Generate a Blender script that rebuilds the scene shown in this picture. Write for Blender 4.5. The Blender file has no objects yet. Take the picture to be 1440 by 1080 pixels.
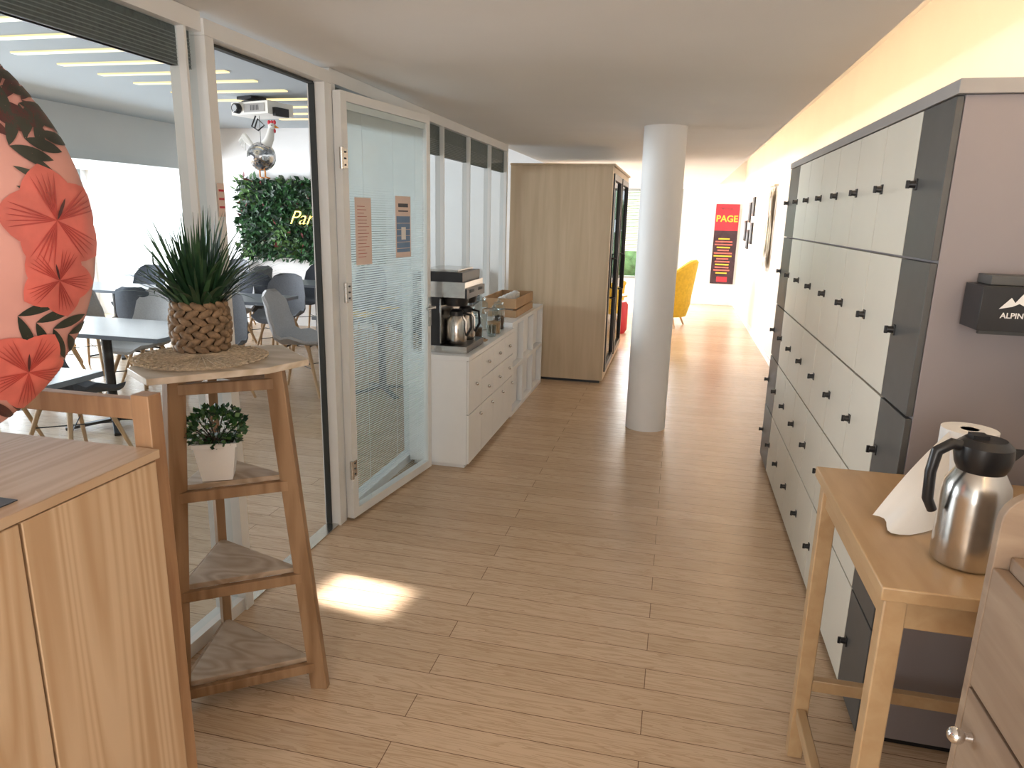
import bpy, bmesh, math, random
from mathutils import Matrix, Vector
random.seed(7)
scene=bpy.context.scene
scene.view_settings.view_transform='Standard'
scene.view_settings.exposure=.22
pi=math.pi
# ---------------------------------------------------------------- materials
def mk(name):
    m=bpy.data.materials.new(name); m.use_nodes=True
    nt=m.node_tree; return m,nt,nt.nodes['Principled BSDF']
def plain(name,c,rough=.5,metal=0,emit=0,noise=0,nscale=8,bump=0,spec=.5,trans=0,base=None):
    m,nt,b=mk(name)
    b.inputs['Roughness'].default_value=rough; b.inputs['Metallic'].default_value=metal
    b.inputs['Base Color'].default_value=(*(base or c),1); b.inputs['Specular IOR Level'].default_value=spec
    if emit:
        b.inputs['Emission Color'].default_value=(*c,1); b.inputs['Emission Strength'].default_value=emit
    if noise or bump:
        tc=nt.nodes.new('ShaderNodeTexCoord'); n=nt.nodes.new('ShaderNodeTexNoise')
        n.inputs['Scale'].default_value=nscale; n.inputs['Detail'].default_value=4
        nt.links.new(tc.outputs['Object'],n.inputs['Vector'])
        if noise:
            r=nt.nodes.new('ShaderNodeValToRGB')
            r.color_ramp.elements[0].position=.3; r.color_ramp.elements[1].position=.7
            r.color_ramp.elements[0].color=(*[x*(1-noise) for x in c],1); r.color_ramp.elements[1].color=(*[min(1,x*(1+noise*.5)) for x in c],1)
            nt.links.new(n.outputs['Fac'],r.inputs['Fac']); nt.links.new(r.outputs['Color'],b.inputs['Base Color'])
        if bump:
            bp=nt.nodes.new('ShaderNodeBump'); bp.inputs['Strength'].default_value=bump; bp.inputs['Distance'].default_value=.01
            nt.links.new(n.outputs['Fac'],bp.inputs['Height']); nt.links.new(bp.outputs['Normal'],b.inputs['Normal'])
    return m
def wood(name,c1,c2,sc=(30,30,2),rings=0,rough=.5):
    m,nt,b=mk(name); b.inputs['Roughness'].default_value=rough
    tc=nt.nodes.new('ShaderNodeTexCoord'); mp=nt.nodes.new('ShaderNodeMapping'); mp.inputs['Scale'].default_value=sc
    nt.links.new(tc.outputs['Object'],mp.inputs['Vector'])
    n=nt.nodes.new('ShaderNodeTexNoise'); n.inputs['Scale'].default_value=1; n.inputs['Detail'].default_value=5; n.inputs['Distortion'].default_value=.6
    nt.links.new(mp.outputs['Vector'],n.inputs['Vector'])
    r=nt.nodes.new('ShaderNodeValToRGB'); r.color_ramp.elements[0].position=.32; r.color_ramp.elements[1].position=.66
    r.color_ramp.elements[0].color=(*c2,1); r.color_ramp.elements[1].color=(*c1,1)
    if rings:
        n2=nt.nodes.new('ShaderNodeTexNoise'); n2.inputs['Scale'].default_value=rings[1]; n2.inputs['Detail'].default_value=1
        nt.links.new(mp.outputs['Vector'],n2.inputs['Vector'])
        mu=nt.nodes.new('ShaderNodeMath'); mu.operation='MULTIPLY'; mu.inputs[1].default_value=rings[0]
        fr=nt.nodes.new('ShaderNodeMath'); fr.operation='PINGPONG'; fr.inputs[1].default_value=.5
        mx=nt.nodes.new('ShaderNodeMath'); mx.operation='MULTIPLY_ADD'; mx.inputs[1].default_value=.7
        nt.links.new(n2.outputs['Fac'],mu.inputs[0]); nt.links.new(mu.outputs[0],fr.inputs[0])
        nt.links.new(fr.outputs[0],mx.inputs[0])
        h=nt.nodes.new('ShaderNodeMath'); h.operation='MULTIPLY'; h.inputs[1].default_value=.65
        nt.links.new(n.outputs['Fac'],h.inputs[0]); nt.links.new(h.outputs[0],mx.inputs[2]); nt.links.new(mx.outputs[0],r.inputs['Fac'])
    else: nt.links.new(n.outputs['Fac'],r.inputs['Fac'])
    nt.links.new(r.outputs['Color'],b.inputs['Base Color'])
    return m
def glassmat(name,tint,r0=.03,r1=.14):
    m=bpy.data.materials.new(name); m.use_nodes=True; nt=m.node_tree; nt.nodes.clear()
    o=nt.nodes.new('ShaderNodeOutputMaterial'); mix=nt.nodes.new('ShaderNodeMixShader'); lw=nt.nodes.new('ShaderNodeLayerWeight'); lw.inputs['Blend'].default_value=.5
    p=nt.nodes.new('ShaderNodeMath'); p.operation='POWER'; p.inputs[1].default_value=5
    a=nt.nodes.new('ShaderNodeMath'); a.operation='MULTIPLY_ADD'; a.inputs[1].default_value=r1; a.inputs[2].default_value=r0
    t=nt.nodes.new('ShaderNodeBsdfTransparent'); t.inputs['Color'].default_value=(*tint,1)
    g=nt.nodes.new('ShaderNodeBsdfGlossy'); g.inputs['Roughness'].default_value=.02
    nt.links.new(lw.outputs['Facing'],p.inputs[0]); nt.links.new(p.outputs[0],a.inputs[0]); nt.links.new(a.outputs[0],mix.inputs[0])
    nt.links.new(t.outputs[0],mix.inputs[1]); nt.links.new(g.outputs[0],mix.inputs[2]); nt.links.new(mix.outputs[0],o.inputs[0])
    return m
def floormat():
    m,nt,b=mk('oak_boards'); b.inputs['Roughness'].default_value=.27
    tc=nt.nodes.new('ShaderNodeTexCoord')
    br=nt.nodes.new('ShaderNodeTexBrick'); br.inputs['Scale'].default_value=1; br.inputs['Brick Width'].default_value=2.1; br.inputs['Row Height'].default_value=.118
    br.inputs['Mortar Size'].default_value=.0016; br.inputs['Mortar Smooth'].default_value=.2; br.offset=.37
    br.inputs['Color1'].default_value=(.66,.485,.33,1); br.inputs['Color2'].default_value=(.59,.425,.28,1); br.inputs['Mortar'].default_value=(.20,.12,.07,1)
    nt.links.new(tc.outputs['Object'],br.inputs['Vector'])
    mp=nt.nodes.new('ShaderNodeMapping'); mp.inputs['Scale'].default_value=(2.2,34,1); nt.links.new(tc.outputs['Object'],mp.inputs['Vector'])
    n=nt.nodes.new('ShaderNodeTexNoise'); n.inputs['Scale'].default_value=1; n.inputs['Detail'].default_value=5; n.inputs['Distortion'].default_value=.8
    nt.links.new(mp.outputs['Vector'],n.inputs['Vector'])
    mu=nt.nodes.new('ShaderNodeMath'); mu.operation='MULTIPLY'; mu.inputs[1].default_value=7; fr=nt.nodes.new('ShaderNodeMath'); fr.operation='FRACT'
    nt.links.new(n.outputs['Fac'],mu.inputs[0]); nt.links.new(mu.outputs[0],fr.inputs[0])
    r=nt.nodes.new('ShaderNodeValToRGB'); r.color_ramp.elements[0].color=(.70,.64,.58,1); r.color_ramp.elements[1].color=(1,1,1,1); r.color_ramp.elements[1].position=.6
    nt.links.new(fr.outputs[0],r.inputs['Fac'])
    mx=nt.nodes.new('ShaderNodeMix'); mx.data_type='RGBA'; mx.blend_type='MULTIPLY'; mx.inputs['Factor'].default_value=.7
    nt.links.new(br.outputs['Color'],mx.inputs['A']); nt.links.new(r.outputs['Color'],mx.inputs['B']); nt.links.new(mx.outputs['Result'],b.inputs['Base Color'])
    bp=nt.nodes.new('ShaderNodeBump'); bp.inputs['Strength'].default_value=.15; bp.inputs['Distance'].default_value=.003; bp.invert=True
    nt.links.new(br.outputs['Fac'],bp.inputs['Height']); nt.links.new(bp.outputs['Normal'],b.inputs['Normal'])
    return m
M={}
M['white']=plain('white_paint',(.80,.79,.78),.6,noise=.03,nscale=2)
M['wallr']=plain('cream_wall_paint',(.80,.76,.70),.7,noise=.03,nscale=2)
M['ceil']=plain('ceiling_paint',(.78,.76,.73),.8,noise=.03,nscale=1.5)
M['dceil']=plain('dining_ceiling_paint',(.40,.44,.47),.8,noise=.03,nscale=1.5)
M['soff']=plain('soffit_paint',(.66,.68,.69),.8,noise=.03,nscale=1.5)
M['floor']=floormat()
M['frame']=plain('white_aluminium',(.80,.80,.79),.35,noise=.02)
M['glass']=glassmat('clear_glass',(.89,.935,.945))
M['glassd']=glassmat('dark_glass',(.25,.25,.26),.08,.6)
M['blind']=plain('blind_stack_grey',(.10,.12,.12),.5,noise=.3,nscale=60)
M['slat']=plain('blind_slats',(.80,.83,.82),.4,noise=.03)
M['slatd']=plain('blind_slats_dark',(.22,.25,.25),.4,noise=.03)  # dark grey colour for stacked slats and window framing
M['gasket']=plain('rubber_gasket',(.03,.035,.035),.6,noise=.1)
M['black']=plain('black_plastic',(.015,.015,.017),.35,noise=.2)
M['dgrey']=plain('dark_grey_laminate',(.085,.085,.083),.45,noise=.06,nscale=20)
M['cream']=plain('cream_laminate',(.74,.705,.61),.42,noise=.03,nscale=3)
M['lside']=plain('locker_side_grey',(.28,.25,.258),.5,noise=.04,nscale=3)
M['ltop']=plain('locker_top_grey',(.34,.33,.325),.45,noise=.04)
M['steel']=plain('brushed_steel',(.60,.58,.55),.22,1,noise=.08,nscale=40)
M['chrome']=plain('chrome',(.8,.8,.8),.08,1,noise=.02)
M['pine']=wood('pine_panel',(.60,.44,.29),(.47,.31,.18),(30,22,.9),(16,.30))
M['pinet']=wood('pine_top',(.56,.41,.28),(.47,.32,.20),(30,1.5,5),(10,.4))
M['pinef']=wood('pine_frame',(.42,.25,.135),(.31,.165,.085),(40,40,3))
M['stand']=wood('stained_plywood',(.34,.205,.11),(.22,.12,.055),(30,30,4),(6,.3))
M['standt']=wood('pale_plywood',(.66,.57,.47),(.50,.41,.30),(6,26,26),(6,.3))
M['shelf']=wood('shelf_plywood',(.44,.335,.245),(.31,.22,.145),(10,30,30),(8,.3))
M['podw']=wood('light_oak_panel',(.58,.46,.32),(.49,.38,.25),(14,14,1))
M['birch']=wood('birch_table',(.52,.35,.19),(.45,.285,.145),(20,4,20),rough=.35)
M['cabw']=wood('greyed_oak',(.36,.265,.185),(.26,.18,.125),(5,3,26))
M['leg']=wood('beech_leg',(.62,.42,.24),(.5,.32,.17),(40,40,4))
M['rattan']=plain('rattan',(.58,.47,.34),.75,noise=.35,nscale=90)
M['basket']=plain('woven_banana_leaf',(.31,.20,.115),.7,noise=.45,nscale=60)
M['grass1']=plain('grass_dark',(.022,.075,.035),.45,noise=.3,nscale=30)
M['grass2']=plain('grass_mid',(.055,.14,.06),.45,noise=.3,nscale=30)
M['pot']=plain('white_ceramic',(.80,.80,.80),.35,noise=.02)
M['soil']=plain('soil',(.04,.025,.015),.9,noise=.4,nscale=60)
M['lf1']=plain('leaf_dark',(.010,.038,.015),.5,noise=.3); M['lf2']=plain('leaf_green',(.025,.095,.025),.5,noise=.3)
M['lf3']=plain('leaf_light',(.09,.19,.05),.5,noise=.3); M['lf4']=plain('leaf_red',(.16,.03,.03),.5,noise=.3)
M['lf5']=plain('leaf_pale',(.22,.27,.2),.5,noise=.3)
M['neon']=plain('neon_yellow',(1,.76,.16),.4,emit=2.2)
M['led']=plain('led_strip',(1,.80,.40),.4,emit=1.15,base=(.03,.03,.03))
M['ledc']=plain('led_cove',(1,.72,.44),.4,emit=14)
M['chl']=plain('fabric_light_grey',(.44,.44,.45),.85,noise=.1,nscale=90)
M['chd']=plain('fabric_dark_grey',(.06,.07,.09),.85,noise=.2,nscale=90)
M['chm']=plain('fabric_mid_grey',(.16,.17,.19),.85,noise=.15,nscale=90)
M['tabt']=plain('table_slate',(.17,.19,.22),.28,noise=.06)
M['yel']=plain('mustard_velvet',(.66,.42,.03),.8,noise=.15,nscale=20)
M['red']=plain('red_print',(.60,.03,.05),.5,noise=.1); M['dkprint']=plain('dark_print',(.045,.02,.03),.5,noise=.4,nscale=12)
M['paper']=plain('paper',(.82,.81,.79),.8,noise=.02); M['pinkp']=plain('pink_paper',(.78,.62,.55),.8,noise=.03); M['bluep']=plain('blue_print',(.14,.25,.42),.6,noise=.1)
M['ink']=plain('ink',(.06,.06,.07),.6,noise=.1); M['goldp']=plain('yellow_ink',(.8,.5,.05),.6,noise=.1)
M['bal']=plain('balloon_pink',(.66,.33,.29),.25,noise=.12,nscale=5)
M['coral']=plain('coral_petal',(.46,.06,.05),.3,noise=.35,nscale=14); M['coral2']=plain('coral_light',(.66,.15,.12),.3,noise=.25,nscale=14)
M['bleaf']=plain('balloon_leaf',(.035,.04,.03),.3,noise=.4,nscale=18)
M['bleaf2']=plain('balloon_leaf_plum',(.08,.025,.025),.3,noise=.4,nscale=18)
M['orange']=plain('orange_foot',(.75,.28,.03),.5,noise=.1)
M['whitef']=plain('white_feather',(.8,.79,.76),.7,noise=.05)
M['card']=plain('cardboard',(.48,.30,.16),.7,noise=.1)
M['jar']=glassmat('jar_glass',(.86,.90,.90),.06,.6)
M['coffee']=plain('coffee_beans',(.09,.045,.02),.6,noise=.4,nscale=80)
M['gold']=plain('gold_foil',(.74,.66,.52),.4,.3,noise=.2,nscale=30)
M['hedge']=plain('hedge_leaves',(.12,.22,.08),.8,noise=.6,nscale=6)
M['ground']=plain('paving',(.45,.45,.43),.9,noise=.1)
def mosaic():
    m,nt,b=mk('mirror_tiles'); b.inputs['Metallic'].default_value=1; b.inputs['Roughness'].default_value=.15
    tc=nt.nodes.new('ShaderNodeTexCoord'); v=nt.nodes.new('ShaderNodeTexVoronoi'); v.inputs['Scale'].default_value=38
    nt.links.new(tc.outputs['Object'],v.inputs['Vector']); r=nt.nodes.new('ShaderNodeValToRGB')
    r.color_ramp.elements[0].color=(.15,.15,.17,1); r.color_ramp.elements[1].color=(1,1,1,1)
    nt.links.new(v.outputs['Color'],r.inputs['Fac']); nt.links.new(r.outputs['Color'],b.inputs['Base Color']); return m
M['mosaic']=mosaic()
# ---------------------------------------------------------------- mesh builder
class MB:
    def __init__(s,name): s.name=name; s.v=[]; s.f=[]; s.m=[]; s.mats=[]; s.T=Matrix()
    def add(s,vs,fs,mat):
        if isinstance(mat,str): mat=M[mat]
        if mat not in s.mats: s.mats.append(mat)
        k=s.mats.index(mat); o=len(s.v)
        s.v+= [tuple(s.T@Vector(p)) for p in vs]; s.f+=[tuple(i+o for i in f) for f in fs]; s.m+=[k]*len(fs)
    def box(s,x0,x1,y0,y1,z0,z1,mat):
        vs=[(x,y,z) for x in(x0,x1) for y in(y0,y1) for z in(z0,z1)]
        s.add(vs,[(0,1,3,2),(4,6,7,5),(0,4,5,1),(2,3,7,6),(0,2,6,4),(1,5,7,3)],mat)
    def beam(s,a,b,w,d,mat,up=(0,0,1)):
        a=Vector(a);b=Vector(b);t=(b-a).normalized();u=Vector(up)
        if abs(t.dot(u))>.95: u=Vector((1,0,0)) if up==(0,0,1) else Vector((0,0,1))
        r=t.cross(u).normalized(); q=r.cross(t).normalized()
        vs=[]
        for p in(a,b):
            for i,j in((-1,-1),(1,-1),(1,1),(-1,1)): vs.append(p+r*w/2*i+q*d/2*j)
        s.add(vs,[(0,1,2,3),(4,7,6,5),(0,4,5,1),(1,5,6,2),(2,6,7,3),(3,7,4,0)],mat)
    def legbeam(s,a,b,ax,w,d,mat):
        a=Vector(a);b=Vector(b);r=Vector(ax).normalized();t=(b-a).normalized();q=r.cross(t).normalized();vs=[]
        for p in(a,b):
            for i,j in((-1,-1),(1,-1),(1,1),(-1,1)): vs.append(p+r*w/2*i+q*d/2*j)
        s.add(vs,[(0,1,2,3),(4,7,6,5),(0,4,5,1),(1,5,6,2),(2,6,7,3),(3,7,4,0)],mat)
    def tube(s,path,rs,mat,n=12,cap=True):
        path=[Vector(p) for p in path]
        if not isinstance(rs,(list,tuple)): rs=[rs]*len(path)
        vs=[];fs=[];u=None
        for i,p in enumerate(path):
            t=(path[min(i+1,len(path)-1)]-path[max(i-1,0)]).normalized()
            if u is None:
                u=t.orthogonal().normalized()
            u=(u-t*u.dot(t)).normalized(); w=t.cross(u)
            for k in range(n):
                a=2*pi*k/n; vs.append(p+(u*math.cos(a)+w*math.sin(a))*rs[i])
        for i in range(len(path)-1):
            for k in range(n):
                fs.append((i*n+k,i*n+(k+1)%n,(i+1)*n+(k+1)%n,(i+1)*n+k))
        if cap: fs.append(tuple(range(n))[::-1]); fs.append(tuple(range((len(path)-1)*n,len(path)*n)))
        s.add(vs,fs,mat)
    def cyl(s,a,b,r1,r2,mat,n=20): s.tube([a,b],[r1,r2],mat,n)
    def lathe(s,cx,cy,prof,mat,n=32):
        vs=[];fs=[]
        for r,z in prof:
            for k in range(n): vs.append((cx+r*math.cos(2*pi*k/n),cy+r*math.sin(2*pi*k/n),z))
        for i in range(len(prof)-1):
            for k in range(n): fs.append((i*n+k,i*n+(k+1)%n,(i+1)*n+(k+1)%n,(i+1)*n+k))
        if prof[0][0]>1e-4: fs.append(tuple(range(n))[::-1])
        if prof[-1][0]>1e-4: fs.append(tuple(range((len(prof)-1)*n,len(prof)*n)))
        s.add(vs,fs,mat)
    def prism(s,pts,z0,z1,mat):
        n=len(pts); vs=[(x,y,z0) for x,y in pts]+[(x,y,z1) for x,y in pts]
        s.add(vs,[tuple(range(n))[::-1],tuple(range(n,2*n))]+[(i,(i+1)%n,n+(i+1)%n,n+i) for i in range(n)],mat)
    def ell(s,c,r,mat,n=20,m=12,R=None):
        vs=[];fs=[];c=Vector(c); R=R or Matrix.Identity(3)
        for i in range(m+1):
            t=pi*i/m
            for k in range(n):
                a=2*pi*k/n; vs.append(c+R@Vector((r[0]*math.sin(t)*math.cos(a),r[1]*math.sin(t)*math.sin(a),r[2]*math.cos(t))))
        for i in range(m):
            for k in range(n): fs.append((i*n+k,(i+1)*n+k,(i+1)*n+(k+1)%n,i*n+(k+1)%n))
        s.add(vs,fs,mat)
    def grid(s,rows,mat):
        n=len(rows[0]); vs=[p for r in rows for p in r]
        s.add(vs,[(i*n+k,i*n+k+1,(i+1)*n+k+1,(i+1)*n+k) for i in range(len(rows)-1) for k in range(n-1)],mat)
    def quad(s,a,b,c,d,mat): s.add([a,b,c,d],[(0,1,2,3)],mat)
    def text(s,body,size,mat,Tm,ext=.002,shear=0,align='LEFT',bold=0):
        cu=bpy.data.curves.new('t','FONT'); cu.body=body; cu.size=size; cu.extrude=ext; cu.shear=shear; cu.align_x=align; cu.offset=bold
        ob=bpy.data.objects.new('t',cu); scene.collection.objects.link(ob); bpy.context.view_layer.update()
        me=bpy.data.meshes.new_from_object(ob.evaluated_get(bpy.context.evaluated_depsgraph_get()))
        vs=[Tm@v.co for v in me.vertices]; fs=[tuple(p.vertices) for p in me.polygons]
        bpy.data.objects.remove(ob); bpy.data.meshes.remove(me); s.add(vs,fs,mat)
    def mesh(s,weld=True,recalc=True):
        me=bpy.data.meshes.new(s.name); me.from_pydata(s.v,[],s.f)
        for m in s.mats: me.materials.append(m)
        me.polygons.foreach_set('material_index',s.m)
        bm=bmesh.new(); bm.from_mesh(me)
        if recalc: bmesh.ops.recalc_face_normals(bm,faces=bm.faces)
        bm.to_mesh(me); bm.free()
        me.polygons.foreach_set('use_smooth',[True]*len(me.polygons)); me.set_sharp_from_angle(angle=math.radians(38)); me.update()
        return me
    def done(s,bevel=0,loc=None,rz=0):
        ob=bpy.data.objects.new(s.name,s.mesh()); scene.collection.objects.link(ob)
        if loc: ob.location=loc
        ob.rotation_euler[2]=rz
        if bevel:
            md=ob.modifiers.new('b','BEVEL'); md.width=bevel; md.segments=2; md.limit_method='ANGLE'; md.angle_limit=math.radians(50)
        return ob
def simplebox(name,a,mat,bevel=0):
    b=MB(name); b.box(*a,mat); return b.done(bevel)
PX=-1.70; CZ=2.31; DZ=2.75; RX=1.15
# ---------------------------------------------------------------- room shell
simplebox('floor',(-9,1.35,-2.6,14.7,-.1,0),'floor')
simplebox('ceiling',(PX-.06,.67,-2.6,14.7,CZ,DZ+.1),'ceil')
simplebox('ceiling_cove',(.67,1.35,-2.6,14.7,DZ,DZ+.1),'ceil')
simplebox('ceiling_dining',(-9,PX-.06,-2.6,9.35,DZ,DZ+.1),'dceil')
simplebox('ceiling_lounge',(-5.2,PX-.06,9.35,14.7,CZ,DZ+.1),'ceil')
simplebox('wall_right',(RX,RX+.15,-2.6,14.7,0,DZ),'wallr')
simplebox('wall_back',(-9,RX,-2.7,-2.6,0,DZ),'white')
simplebox('wall_dining_back',(-9,PX-.06,9.2,9.35,0,DZ),'white')
simplebox('wall_lounge_left',(-5.3,-5.2,9.35,14.7,0,CZ),'white')
b=MB('wall_far')
b.box(.02,RX,14.5,14.7,0,CZ,'white'); b.box(-5.2,-3.6,14.5,14.7,0,CZ,'white'); b.box(-3.6,.02,14.5,14.7,0,.45,'white'); b.box(-3.6,.02,14.5,14.7,2.22,CZ,'white'); b.box(.67,RX,14.5,14.7,CZ,DZ,'white'); b.done()
b=MB('wall_dining_left')
b.box(-9,-8.8,-2.6,9.2,0,.40,'white'); b.box(-9,-8.8,-2.6,9.2,2.2,DZ,'white'); b.box(-9,-8.8,-2.6,1.0,.4,2.2,'white'); b.box(-9,-8.8,8.95,9.2,.4,2.2,'white')
b.done()
simplebox('trim_soffit',(-8.8,-6.8,-2.6,9.2,2.17,DZ),'soff')
b=MB('window_1')
for i in range(9):
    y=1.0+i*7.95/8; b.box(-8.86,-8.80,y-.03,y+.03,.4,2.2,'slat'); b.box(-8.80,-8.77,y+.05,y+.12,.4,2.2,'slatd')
b.box(-8.86,-8.8,1,8.95,.4,.46,'slat'); b.box(-8.86,-8.8,1,8.95,2.11,2.17,'slat'); b.done()
b=MB('window_2')
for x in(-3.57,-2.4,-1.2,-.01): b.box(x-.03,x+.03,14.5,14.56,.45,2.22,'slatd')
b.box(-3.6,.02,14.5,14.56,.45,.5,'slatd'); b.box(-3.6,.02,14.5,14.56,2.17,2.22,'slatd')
b.quad((-3.6,14.55,.45),(.02,14.55,.45),(.02,14.55,2.2),(-3.6,14.55,2.2),'glass')
z=1.0
while z<2.16: b.box(-1.15,-.62,14.51,14.53,z,z+.02,'slat'); z+=.035
b.done()
b=MB('baseboard_right'); b.box(RX-.012,RX,5.2,14.5,0,.07,'white'); b.done()
b=MB('baseboard_far'); b.box(.02,RX-.012,14.488,14.5,0,.07,'white'); b.done()
b=MB('led_cove_strip'); b.box(.672,.69,-2.5,14.3,2.345,2.385,'ledc'); b.done()
b=MB('led_ceiling_strips')
for y in(2.2,2.6,3.0,3.42,3.82,4.22,4.64,5.05,5.46,5.87,6.36,6.85,7.35,7.85,8.3): b.box(-4.95,-3.72,y-.035,y+.035,DZ-.012,DZ,'led')
b.done()
b=MB('round_column'); b.lathe(-.155,5.55,[(.157,0),(.157,CZ)],'white',64); b.done()
b=MB('garden_hedge')
for i in range(60):
    b.ell((random.uniform(-6,3),random.uniform(18,20),random.uniform(0,2.0)),(random.uniform(.4,.9),)*3,'hedge',10,7)
b.done()
simplebox('outdoor_ground',(-14,8,14.71,24,-.12,-.02),'ground')
# ---------------------------------------------------------------- glass partition
b=MB('glass_partition')
fx0,fx1=PX-.04,PX+.03
def seg(y0,y1,blz,posts):
    b.box(fx0,fx1,y0,y1,0,.055,'frame'); b.box(fx0,fx1,y0,y1,2.245,CZ-.002,'frame')
    b.quad((PX,y0,.05),(PX,y1,.05),(PX,y1,2.25),(PX,y0,2.25),'glass')
    b.box(PX-.03,PX-.006,y0+.02,y1-.02,blz,2.244,'blind')
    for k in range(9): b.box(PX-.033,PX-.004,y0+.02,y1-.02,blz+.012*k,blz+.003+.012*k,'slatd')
    for y,w in posts: b.box(fx0+.002,fx1-.002,y-w/2,y+w/2,.05,2.25,'frame')
seg(-2.5,2.319,2.12,[(2.235,.012),(-.9,.05)])
seg(3.251,6.88,2.05,[(3.28,.06),(4.3,.025),(4.95,.012),(5.6,.012),(6.25,.012),(6.86,.04)])
b.box(fx0-.01,fx1+.01,2.32,2.37,0,2.235,'frame'); b.box(fx0-.01,fx1+.01,3.18,3.25,0,2.235,'frame'); b.box(fx0-.01,fx1+.01,2.32,3.25,2.236,2.29,'frame')
b.box(fx0+.0,fx0+.03,2.371,2.378,.01,2.23,'gasket'); b.box(fx0,fx0+.03,3.172,3.179,.01,2.23,'gasket'); b.box(fx0,fx0+.03,2.38,3.17,2.225,2.235,'gasket')
b.box(PX+.042,PX+.044,2.255+.07,2.335+.03,1.62,1.74,'pinkp')
for k in range(3): b.box(PX+.044,PX+.045,2.33,2.36,1.65+.03*k,1.658+.03*k,'red')
b.box(PX-.04,PX+.03,2.37,3.18,.001,.008,'steel')
b.done(.002)
b=MB('door_1')
h=Vector((-1.625,3.25,0)); e=Vector((-1.50,4.15,0)); ang=math.atan2(-(e.x-h.x),(e.y-h.y)); L=(e-h).length
b.T=Matrix.Translation(h)@Matrix.Rotation(ang,4,'Z')
b.box(-.035,.01,0,.05,.015,2.21,'frame'); b.box(-.035,.01,L-.04,L,.015,2.21,'frame')
b.box(-.035,.01,.05,L-.04,.015,.065,'frame'); b.box(-.035,.01,.05,L-.04,2.165,2.21,'frame')
b.quad((.004,.05,.06),(.004,L-.04,.06),(.004,L-.04,2.17),(.004,.05,2.17),'glass')
z=.08
while z<2.14:
    b.quad((-.023,.055,z-.0058),(-.023,L-.045,z-.0058),(-.010,L-.045,z+.0058),(-.010,.055,z+.0058),'slat'); z+=.0125
for y in(.2,.5,.75): b.box(-.007,-.006,y,y+.002,.07,2.14,'slat')
b.box(-.026,-.002,.052,L-.042,2.13,2.164,'slat')
b.box(.005,.0065,.10,.25,1.38,1.72,'pinkp')
for i in range(16): b.box(.0065,.0072,.12,.12+.06+.05*random.random(),1.42+i*.017,1.423+i*.017,'coral')
b.box(.005,.0065,.50,.67,1.40,1.74,'pinkp'); b.box(.0065,.0072,.51,.66,1.43,1.63,'bluep')
for i in range(5): b.box(.0072,.0078,.51,.66,1.45+.035*i,1.453+.035*i,'pinkp')
b.box(.0072,.008,.56,.61,1.5,1.57,'paper'); b.box(.0065,.0072,.53,.64,1.655,1.662,'ink'); b.box(.0065,.0072,.53,.64,1.68,1.70,'ink')
for z in(.3,1.25,1.9):
    b.cyl((.015,-.012,z-.05),(.015,-.012,z+.05),.011,.011,'steel'); b.box(.0105,.014,0,.04,z-.045,z+.045,'steel')
    for q in(-.03,0,.03): b.box(.0145,.017,.015,.025,z+q-.004,z+q+.004,'ink')
b.box(.0105,.018,L-.038,L-.008,.96,1.14,'steel'); b.cyl((.012,L-.024,1.08),(.055,L-.024,1.08),.009,.009,'steel'); b.cyl((.05,L-.024,1.08),(.05,L-.124,1.08),.009,.008,'steel')
b.done(.0015)
# ---------------------------------------------------------------- lockers
b=MB('locker_cabinet')
FX=.685; b.box(FX+.019,RX-.003,2.17,5.07,.021,1.984,'lside')
b.box(FX-.004,RX-.003,2.155,5.085,1.985,2.022,'ltop'); b.box(FX+.03,RX-.01,2.18,5.06,0,.02,'black')
ys=[2.17,2.44]+[2.44+.3757*(i+1) for i in range(7)]; zs=[.02,.40,.75,1.10,1.55,1.985]
for i in range(8):
    for j in range(5):
        mat='dgrey' if i in(0,7) else 'cream'
        b.box(FX,FX+.018,ys[i]+.003,ys[i+1]-.003,zs[j]+.004,zs[j+1]-.004,mat)
        yk=ys[i+1]-.035; zk=(zs[j]+zs[j+1])/2
        b.box(FX-.004,FX,yk-.013,yk+.013,zk-.017,zk+.017,'black'); b.cyl((FX-.022,yk,zk),(FX-.0005,yk,zk),.010,.012,'black',14); b.box(FX-.029,FX-.018,yk-.004,yk+.004,zk-.012,zk+.012,'black')
b.done(.0015)
b=MB('wall_mounted_dispenser')
b.T=Matrix.Translation((.775,2.165,0))
b.box(0,.36,-.13,-.012,1.385,1.50,'black'); b.box(.03,.36,-.09,0,1.501,1.525,'dgrey'); b.box(.05,.34,-.0115,0,1.36,1.50,'dgrey'); b.box(.27,.30,-.11,-.02,1.17,1.384,'black')
b.box(.24,.33,-.12,-.01,1.15,1.169,'dgrey')
b.text('ALPIN',.02,'paper',Matrix.Translation((.075,-.1315,1.42))@Matrix.Rotation(pi/2,4,'X'),.0005,align='CENTER',bold=.0003)
q=-.053;w=.008
b.add([(.095+q,-.132,1.435+w),(.12+q,-.132,1.465+w),(.13+q,-.132,1.452+w),(.145+q,-.132,1.475+w),(.17+q,-.132,1.435+w),(.14+q,-.132,1.45+w),(.125+q,-.132,1.442+w)],[(0,1,2,6),(2,3,5,6),(3,4,5)],'paper')
b.done(.006)
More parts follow.
